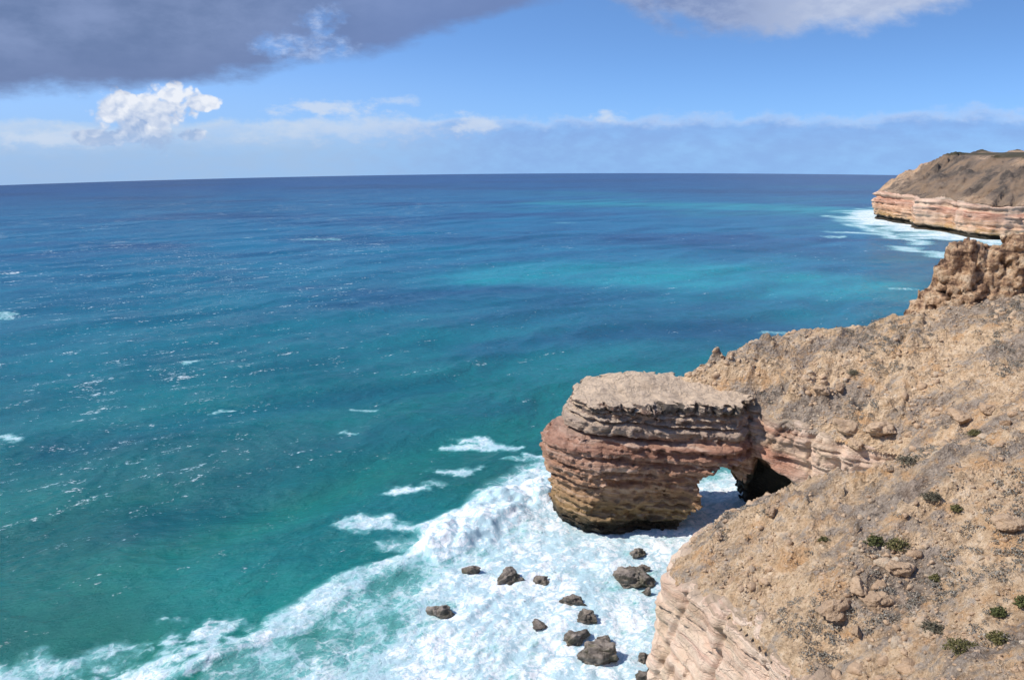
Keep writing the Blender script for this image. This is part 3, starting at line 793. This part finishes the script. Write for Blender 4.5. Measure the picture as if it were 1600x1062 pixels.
# ------------------------------------------------------------------ crag on the ridge
def build_crag():
    h = 0.28
    # rock towers: (u of centre, v of top, half width px, depth behind)
    T = [(1446, 470, 10), (1462, 448, 11), (1480, 416, 12), (1499, 384, 15), (1522, 374, 20), (1536, 384, 12), (1554, 388, 15), (1574, 380, 14), (1594, 366, 16), (1625, 366, 26), (1670, 372, 26)]
    pts = []
    for (u, vt, wpx) in T:
        g = on_slope(min(u, 1640), 500 - (u - 1440) * 0.12)
        p, t = g; p = p + Vector((0, 4.5, 0)); rr = ray(u, vt); tt = p.y / rr.y
        pts.append((rr.x * tt, p.y, CAM_H + rr.z * tt, wpx * tt / FPX, p.z))
    P = np.array(pts)
    h = 0.24
    xs, ys, zs = grid_axes((P[:, 0].min() - 4, P[:, 1].min() - 5, P[:, 4].min() - 4), (P[:, 0].max() + 4, P[:, 1].max() + 7, P[:, 2].max() + 2), h)
    X, Y, Z = np.meshgrid(xs, ys, zs, indexing='ij')
    F = np.full(X.shape, -9.0, np.float32); r = np.random.RandomState(8)
    def block(c, sz, tilt=.35):
        i0 = [max(0, int((c[q] - sz[q] * 1.6 - (xs, ys, zs)[q][0]) / h)) for q in range(3)]
        i1 = [max(i0[q] + 1, int((c[q] + sz[q] * 1.6 - (xs, ys, zs)[q][0]) / h) + 1) for q in range(3)]
        sl = tuple(slice(a, b) for a, b in zip(i0, i1)); x, y, z = X[sl] - c[0], Y[sl] - c[1], Z[sl] - c[2]
        if not x.size: return
        M = rot_mats(1, r, tilt)[0]; L = [M[q][0] * x + M[q][1] * y + M[q][2] * z for q in range(3)]
        g = np.minimum(np.minimum(sz[0] - np.abs(L[0]), sz[1] - np.abs(L[1])), sz[2] - np.abs(L[2]))
        for _ in range(5):
            n = r.normal(size=3); n /= np.linalg.norm(n); g = np.minimum(g, r.uniform(.75, 1.0) * float(np.abs(n) @ sz) * .8 - (n[0] * L[0] + n[1] * L[1] + n[2] * L[2]))
        F[sl] = np.maximum(F[sl], g)
    for k, (cx, cyy, top, w, base) in enumerate(pts):
        block((cx, cyy + .6, (top + base) / 2 - 1), np.array([w * .8, w * 1.3, (top - base) / 2 + .6]), .08)
        for _ in range(40):
            zz = r.uniform(base - 1, top - .6); f = 1.25 - .5 * (zz - base) / (top - base)
            a_ = r.uniform(0, 2 * math.pi); sz = np.array([r.uniform(.35, 1.1), r.uniform(.35, 1.1), r.uniform(.5, 1.9)])
            zz = min(zz, top - sz[2] * .9)
            block((cx + math.cos(a_) * w * .75 * f, cyy + .6 + math.sin(a_) * w * 1.2 * f, zz), sz, .3)
    F = F + fbm(X, Y, Z, 0.9, 3, .6) * .16 - 0.3 * sstep(np.abs(perlin(X * .5, Y * .5, Z * .2)), .07, .0)
    V, Q = main_piece(*surface_nets(F.astype(np.float32), (xs[0], ys[0], zs[0]), h))
    tag(mesh_obj('rock_crag', V, Q, m_crag, smooth=False), 'dark brown jagged crag standing on the ridge before the far headland', 'crag')
build_crag()

# ------------------------------------------------------------------ the far headland
def build_head():
    h = 1.0
    xs, ys, zs = grid_axes((238, 395, -8), (420, 720, 32), h)
    G = np.meshgrid(xs, ys, indexing='ij')
    D2, S2 = coast_dist(HEAD, *G)
    base = lambda x, y, d, s: 19.5 + np.minimum(0.55 * d, 25.5 + d * 0.03) + np.clip(d / 8, 0, 1) * (fbm(s, d * 0.12, 0, 13, 5, .6) * 5.0 + fbm(x, y, 3, 9, 4) * 1.6 + np.floor(fbm(s * .4, d * .8, 30, 14, 3) * 4) * .8 - 0.4) * sstep(d, 60, 40)
    X, Y, Z = np.meshgrid(xs, ys, zs, indexing='ij')
    D = D2[..., None] + 0 * Z
    zb = bedding(X * .2, Y * .2, Z)
    F = D + strata(zb) * 2.2 + fbm(X, Y, Z * .6, 16, 4, .55) * 2.6 + fbm(X, Y, np.floor(zb / 2.) * 3, 5, 2) * 1.2
    F = F - 3.0 * np.exp(-((Z - 1.5) / 1.4) ** 2) - 1.6 * np.exp(-((zb - 17.5) / .7) ** 2)
    F = np.minimum(F, base(X[..., 0], Y[..., 0], D2, S2)[..., None] - 0.3 - 2.0 * sstep(D, 3, 7) - Z)
    F = np.minimum(F, 20 - D)
    V, Q = main_piece(*surface_nets(F.astype(np.float32), (xs[0], ys[0], zs[0]), h))
    V[:, 2] -= (V[:, 0] ** 2 + V[:, 1] ** 2) / (2 * EARTH)
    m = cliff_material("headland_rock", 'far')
    root = tag(mesh_obj('headland', V, Q, m), 'distant flat-topped headland with banded cliff meeting white surf', 'headland', kind='structure')
    xs = np.arange(240, 460, 0.9); ys = np.arange(400, 760, 0.9); X, Y = np.meshgrid(xs, ys, indexing='ij')
    d, s = coast_dist(HEAD, X, Y)
    V, Q = grid_mesh(xs, ys, base(X, Y, d, s)); keep = (d.ravel()[Q] > 1.4).all(1)
    V, Q, _ = compact(V, Q[keep]); V[:, 2] -= (V[:, 0] ** 2 + V[:, 1] ** 2) / (2 * EARTH)
    m2, nt, b, pos = new_mat("headland_slope")
    x, y, z = sepxyz(nt, pos)
    sv = vadd(nt, vmul(nt, pos, (.05, .10, .07)), vmul(nt, noise_col(nt, pos, .03, 3, .5), (1.1, 1.1, 0)))
    n = noise(nt, sv, 1.0, 8, .68); n2 = noise(nt, pos, .02, 4, .5)
    c = ramp(nt, n, [(.36, (.15, .12, .10, 1)), (.44, (.36, .27, .20, 1)), (.50, (.62, .44, .30, 1)), (.60, (.80, .52, .31, 1)), (.7, (.85, .64, .44, 1))])
    c = mix(nt, (n2 + (n - .5) * .8).step(.46, .56) * .6, c, (.12, .11, .10, 1))
    c = mix(nt, (z + n * 5).step(43.0, 44.6) * .85, c, (.085, .085, .055, 1))
    nt.links.new(c.k, b.inputs['Base Color']); b.inputs['Roughness'].default_value = 0.95; b.inputs['Specular IOR Level'].default_value = .1
    bump(nt, b, noise(nt, pos, .35, 8, .75), 1.0, 4.5)
    mesh_obj('scrub_slope', V, Q, m2, parent=root)
build_head()

# ------------------------------------------------------------------ the sea
def seg_dist(x, y, pts, rad):
    """falloff 1..0 round a polyline whose radius varies"""
    best = np.full(x.shape, -9.0)
    for (a, b), (ra, rb) in zip(zip(pts[:-1], pts[1:]), zip(rad[:-1], rad[1:])):
        L2 = (b[0] - a[0]) ** 2 + (b[1] - a[1]) ** 2
        t = np.clip(((x - a[0]) * (b[0] - a[0]) + (y - a[1]) * (b[1] - a[1])) / L2, 0, 1)
        d = np.hypot(x - a[0] - t * (b[0] - a[0]), y - a[1] - t * (b[1] - a[1]))
        best = np.maximum(best, 1 - d / (ra + (rb - ra) * t))
    return best
def poly_in(x, y, P):
    return coast_dist(P, x, y)[0]
W = water
def build_sea():
    az_ = np.linspace(R(-62), R(62), 1150)
    r_ = np.concatenate([36 * np.exp(np.linspace(0, math.log(62 / 36.), 60, endpoint=False)), 62 * np.exp(np.linspace(0, math.log(190 / 62.), 430, endpoint=False)), 190 * np.exp(np.linspace(0, math.log(3600 / 190.), 460))])
    RR, AA = np.meshgrid(r_, az_, indexing='ij')
    X, Y = RR * np.sin(AA), RR * np.cos(AA)
    wx = X + fbm(X, Y, 0, 11, 3) * 2.6; wy = Y + fbm(X, Y, 5, 11, 3) * 2.6
    # ---- foam amount: solid over the rocks, lacy at its seaward edge
    P_core = [W(*p) for p in ((640, 850), (700, 800), (790, 745), (870, 745), (1010, 770), (1200, 760), (1300, 1000), (1300, 1240), (700, 1240), (560, 1062), (600, 960), (680, 900))]
    P_lace = [W(*p) for p in ((330, 1035), (470, 945), (560, 905), (650, 840), (700, 800), (800, 735), (880, 700), (1020, 690), (1320, 690), (1320, 1300), (380, 1300), (300, 1075))]
    dc = poly_in(wx, wy, P_core); dl = poly_in(wx, wy, P_lace)
    foam = 0.58 * sstep(dl, -1.5, 4) + 0.29 * sstep(dc, -8, 9)
    foam = foam + 0.24 * fbm(wx, wy, 12, 8, 5, .62) * sstep(dl, 0, 4)
    # green windows of clear water inside the foam
    for (u, v, ru, k) in ((625, 912, 4.5, .33), (600, 990, 3.5, .25), (520, 1010, 4, .18), (440, 1050, 4, .15), (560, 1050, 3, .12)):
        c = W(u, v); foam = foam - k * .9 * np.exp(-((wx - c[0]) ** 2 + (wy - c[1]) ** 2) / ru ** 2)
    # leading edge of the spent wave, bright line
    lead = seg_dist(wx, wy, [W(*p) for p in ((300, 1050), (420, 990), (500, 950), (560, 908), (640, 872), (690, 850))], [2.2, 3.4, 5, 4.6, 3.5, 3])
    foam = np.maximum(foam, (0.70 + .35 * fbm(wx, wy, 15, 9, 3)) * sstep(lead, -.15, 0.75))
    bw = seg_dist(wx, wy, [W(*p) for p in ((690, 862), (735, 830), (790, 792), (850, 772))], [5.0, 8.0, 8.5, 6.0])
    foam = np.maximum(foam, sstep(bw, 0, 0.35) * 1.0)
    caps = [((700, 692, 800, 700), 1.5, .95), ((735, 684, 790, 700), 1.6, 1), ((675, 738, 738, 742), 1.4, .9), ((612, 770, 648, 768), 1.2, .95), ((535, 820, 615, 815), 1.7, .95), ((600, 850, 680, 848), 1.7, .65),
            ((555, 640, 590, 642), .9, .7), ((530, 683, 552, 685), .9, .65), ((285, 570, 313, 564), 1.3, .8), ((338, 641, 360, 637), .9, .7),
            ((200, 1056, 270, 1030, 322, 995), 3.0, .95), ((60, 1032, 110, 1040, 150, 1022), 1.6, .8), ((0, 1040, 40, 1056), 2.0, .8), ((170, 1015, 196, 1005), 1.3, .7), ((655, 758, 690, 764), 1.0, .6),
            ((475, 374, 530, 374), 3.2, .55), ((868, 348, 892, 348), 3.5, .5), ((0, 490, 14, 494), 2.0, .7), ((0, 686, 16, 690), 1.5, .8), ((640, 816, 670, 826), 1.5, .8), ((1205, 520, 1235, 524), 1.5, .6),
            ((1390, 452, 1424, 452), 2.2, .6), ((1205, 600, 1215, 602), .4, .5), ((820, 715, 850, 718), 1.2, .8), ((790, 725, 860, 722), 1.0, .6)]
    cwx, cwy = fbm(X, Y, 21, 3.2, 4, .62), fbm(X, Y, 27, 3.2, 4, .62)
    for pts, w, k in caps:
        pp = [W(pts[i], pts[i + 1]) for i in range(0, len(pts), 2)]
        q = seg_dist(wx + cwx * w * 1.5, wy + cwy * w * .8, pp, [w * 2.6] * len(pp)); foam = np.maximum(foam, k * 0.86 * sstep(q, 0.0, 1.0))
    # surf at the far headland
    hd = coast_dist(HEAD, X, Y)[0]
    wfar = fbm(X * .45, Y * 1.6, 0, 30, 4, .6)
    far = .95 * sstep(hd + wfar * 26, -44, -2) * sstep(hd, -75, -30) * sstep(X, 175, 225)
    for pts, w in ((((1290, 338, 1375, 343)), 10), (((1300, 362, 1400, 368)), 9), (((1285, 370, 1310, 371)), 4), (((1330, 350, 1440, 380)), 9), (((1400, 385, 1475, 400)), 10), ((1340, 327, 1372, 330), 9)):
        pp = [W(pts[i], pts[i + 1]) for i in range(0, 4, 2)]
        q = seg_dist(X + wfar * 8, Y + wfar * 8, pp, [w, w * 1.4]); far = np.maximum(far, 0.72 * sstep(q, -.2, 1.1))
    foam = np.maximum(foam, far)
    # foam round the foot of the cliffs
    gdist = samp(GD, X, Y); near = (X > -55) & (X < 210) & (Y > -55) & (Y < 205)
    foam = np.where(near, np.maximum(foam, 0.9 * sstep(gdist + fbm(X, Y, 2, 6, 3) * 2, -9, -2)), foam)
    # ---- heights
    ca, sa = math.cos(R(33)), math.sin(R(33))
    q_ = -X * sa + Y * ca + fbm(X, Y, 0, 60, 3) * 16; p_ = X * ca + Y * sa
    fade = np.exp(-RR / 450)
    sw = (np.sin(q_ * 2 * math.pi / 36) + 0.35 * np.sin(q_ * 4 * math.pi / 36 + 1)) * (0.55 + 0.9 * fbm(X, Y, 7, 70, 2))
    shore = sstep(dl, 6, -30)
    z = (sw * 1.1 * (0.4 + 0.6 * shore) + fbm(p_ * 0.45, q_, 0, 9, 3, .5) * 0.75 * (0.5 + .5 * shore) + fbm(p_ * 0.6, q_, 4, 2.6, 2, .55) * 0.26) * fade
    lum = fbm(X, Y, 0, 3.0, 4, .6)
    z = z + np.clip(foam, 0, 1) * (RR < 220) * (lum * 0.22 + 0.1)
    hump = sstep(bw, 0.0, 0.75)
    z = z + hump * (1.7 + fbm(X, Y, 3, 4.4, 3, .5) * 1.1)
    z = z + 0.45 * sstep(lead, 0.0, 0.9)
    c = W(290, 1010); z = z + 1.0 * np.exp(-((X - c[0]) ** 2 + (Y - c[1]) ** 2) / 30)
    Z = z - RR ** 2 / (2 * EARTH)
    n, m = X.shape
    V = np.stack([X.ravel(), Y.ravel(), Z.ravel()], 1); i = np.arange(n * m).reshape(n, m)
    Q = np.stack([i[:-1, :-1].ravel(), i[:-1, 1:].ravel(), i[1:, 1:].ravel(), i[1:, :-1].ravel()], 1)[:, ::-1]
    fo = foam.ravel().astype(np.float32)
    # depth tint: shallow green towards the shore, bands of reef and weed further out
    shal = np.exp(-np.clip(-poly_in(X, Y, P_lace), 0, None) / 60)
    tint = np.zeros_like(foam)
    tw = fbm(X * .5, Y, 9, 90, 4, .6)
    for pts, w, k in (((520, 372, 800, 372, 1010, 376, 1260, 398), 34, -1), ((760, 545, 960, 520, 1190, 520), 13, -.8), ((900, 318, 1150, 322, 1390, 330), 60, 1), ((820, 430, 1050, 440, 1330, 452), 36, .9),
                      ((120, 690, 420, 640, 700, 600), 9, -.5), ((300, 800, 560, 700, 760, 640), 10, -.4), ((420, 900, 640, 800), 14, .4), ((200, 320, 420, 330), 60, -.5)):
        pp = [W(pts[i], pts[i + 1]) for i in range(0, len(pts), 2)]
        tint += k * sstep(seg_dist(X + tw * w * .7, Y + tw * w * .7, pp, [w] * len(pp)) , -.25, .8)
    # ---- material
    mt, nt, b, pos = new_mat("sea_water")
    at = nt.nodes.new('ShaderNodeAttribute'); at.attribute_name = 'foam'; fa = S(nt, at.outputs['Fac'])
    at2 = nt.nodes.new('ShaderNodeAttribute'); at2.attribute_name = 'shallow'; sh = S(nt, at2.outputs['Fac'])
    x, y, zz = sepxyz(nt, pos)
    q = x * -sa + y * ca; p = x * ca + y * sa
    r = (x * x + y * y)._m('SQRT')
    at3 = nt.nodes.new('ShaderNodeAttribute'); at3.attribute_name = 'seabed'; tn = S(nt, at3.outputs['Fac'])
    band = noise(nt, comb(nt, x * .0028, y * .0060, 0.0), 1.0, 4, .55)
    lg = r._m('LOGARITHM', 10.0)
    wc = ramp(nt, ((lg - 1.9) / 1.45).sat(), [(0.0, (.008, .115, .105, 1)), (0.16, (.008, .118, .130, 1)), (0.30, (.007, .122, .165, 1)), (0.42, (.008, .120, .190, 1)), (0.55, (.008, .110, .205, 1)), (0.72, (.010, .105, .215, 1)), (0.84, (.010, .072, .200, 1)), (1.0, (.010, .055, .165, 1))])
    wc = mix(nt, band.step(.50, .60) * r.step(170, 330) * 0.65, wc, (.01, .05, .135, 1))
    wc = mix(nt, band.step(.48, .38) * r.step(200, 400) * r.step(1500, 700) * x.step(-80, 120) * 0.7, wc, (.008, .135, .19, 1))
    wc = mix(nt, sh * 0.55, wc, (.006, .13, .095, 1))
    wc = mix(nt, tn.max(0.0).min(1.0) * 0.7, wc, (.012, .235, .275, 1))
    wc = mix(nt, (tn * -1.0).max(0.0).min(1.0) * 0.55, wc, (.006, .055, .13, 1))
    patch = noise(nt, comb(nt, p * .02, q * .05, 2.0), 1.0, 4, .6)
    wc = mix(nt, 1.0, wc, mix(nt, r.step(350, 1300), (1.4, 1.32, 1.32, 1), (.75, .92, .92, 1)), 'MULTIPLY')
    wc = mix(nt, patch.step(.35, .65), mix(nt, 1.0, wc, (.72, .78, .84, 1), 'MULTIPLY'), mix(nt, 1.0, wc, (1.12, 1.1, 1.05, 1), 'MULTIPLY'))
    wv = vadd(nt, pos, vmul(nt, noise_col(nt, pos, .35, 4, .6), (2.8, 2.8, 0)))
    lace = voro(nt, wv, .38, 'DISTANCE_TO_EDGE'); lace2 = voro(nt, wv, 1.1, 'DISTANCE_TO_EDGE')
    fn = noise(nt, pos, .55, 8, .7); fn2 = noise(nt, comb(nt, p * .45, q, 0.0), .6, 8, .72)
    web = lace.step(.16, .0) * .55 + lace2.step(.2, .0) * .35
    thr = (fn2 - .5) * 1.15 + (fn - .5) * .5 + web * 0.45
    f1 = ((fa - 0.62) * 1.2 + thr + 0.14).step(.02, .66) * fa.step(.06, .35)
    milky = fa.step(.12, .72) * .85
    wc = mix(nt, milky, wc, (.20, .52, .52, 1))
    # small whitecaps, plus flecks painting sun glitter in foam colour, denser to the left
    cap = noise(nt, comb(nt, p * .10, q * .30, 0.0), 1.0, 2, .5)
    fl = noise(nt, comb(nt, p * .8, q * 1.35, 3.0), 1.0, 6, .75)
    dens = noise(nt, vmul(nt, pos, (.018, .018, .018)), 1.0, 2, .5)
    cap_glitter = (fl + (cap - .5) * .55 + (dens - .5) * .22 + x.step(-5, -90) * .05 - .012).step(.675, .73) * r.step(1600, 500)
    f1 = f1.max(cap_glitter * .85)
    foamc = mix(nt, (noise(nt, wv, 1.9, 8, .72) * .6 + noise(nt, comb(nt, p * .5, q * 1.2, 1.0), 1.0, 7, .7) * .4 + (noise(nt, pos, .16, 3, .5) - .5) * .5 - web * .22).step(.34, .50), (.42, .58, .63, 1), (.80, .83, .84, 1))
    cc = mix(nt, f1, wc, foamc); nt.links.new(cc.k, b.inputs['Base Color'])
    link_in(nt, b.inputs['Roughness'], f1 * .6 + r.step(60, 700, .16, .30)); b.inputs['IOR'].default_value = 1.33
    b.inputs['Specular IOR Level'].default_value = 0.5
    ch = noise(nt, comb(nt, p * .35, q * .75, 0.0), 1.0, 9, .68); ch2 = noise(nt, comb(nt, p * 1.2, q * 2.0, 5.0), 1.0, 5, .6)
    bump(nt, b, (ch * 1.0 + ch2 * .28) * (1.0 - f1 * .7) + f1 * fn * 0.5 + f1 * .12, 0.8, 1.0)
    fq = fo[Q].mean(1); isf = fq > 0.62
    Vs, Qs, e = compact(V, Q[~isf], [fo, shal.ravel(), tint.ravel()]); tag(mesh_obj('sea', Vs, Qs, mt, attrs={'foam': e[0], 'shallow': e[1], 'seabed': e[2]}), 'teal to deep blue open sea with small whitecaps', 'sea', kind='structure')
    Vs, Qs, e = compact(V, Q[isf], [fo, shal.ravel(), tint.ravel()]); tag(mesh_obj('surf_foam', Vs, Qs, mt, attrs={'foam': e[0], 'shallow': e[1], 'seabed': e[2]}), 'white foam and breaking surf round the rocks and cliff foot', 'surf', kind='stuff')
build_sea()
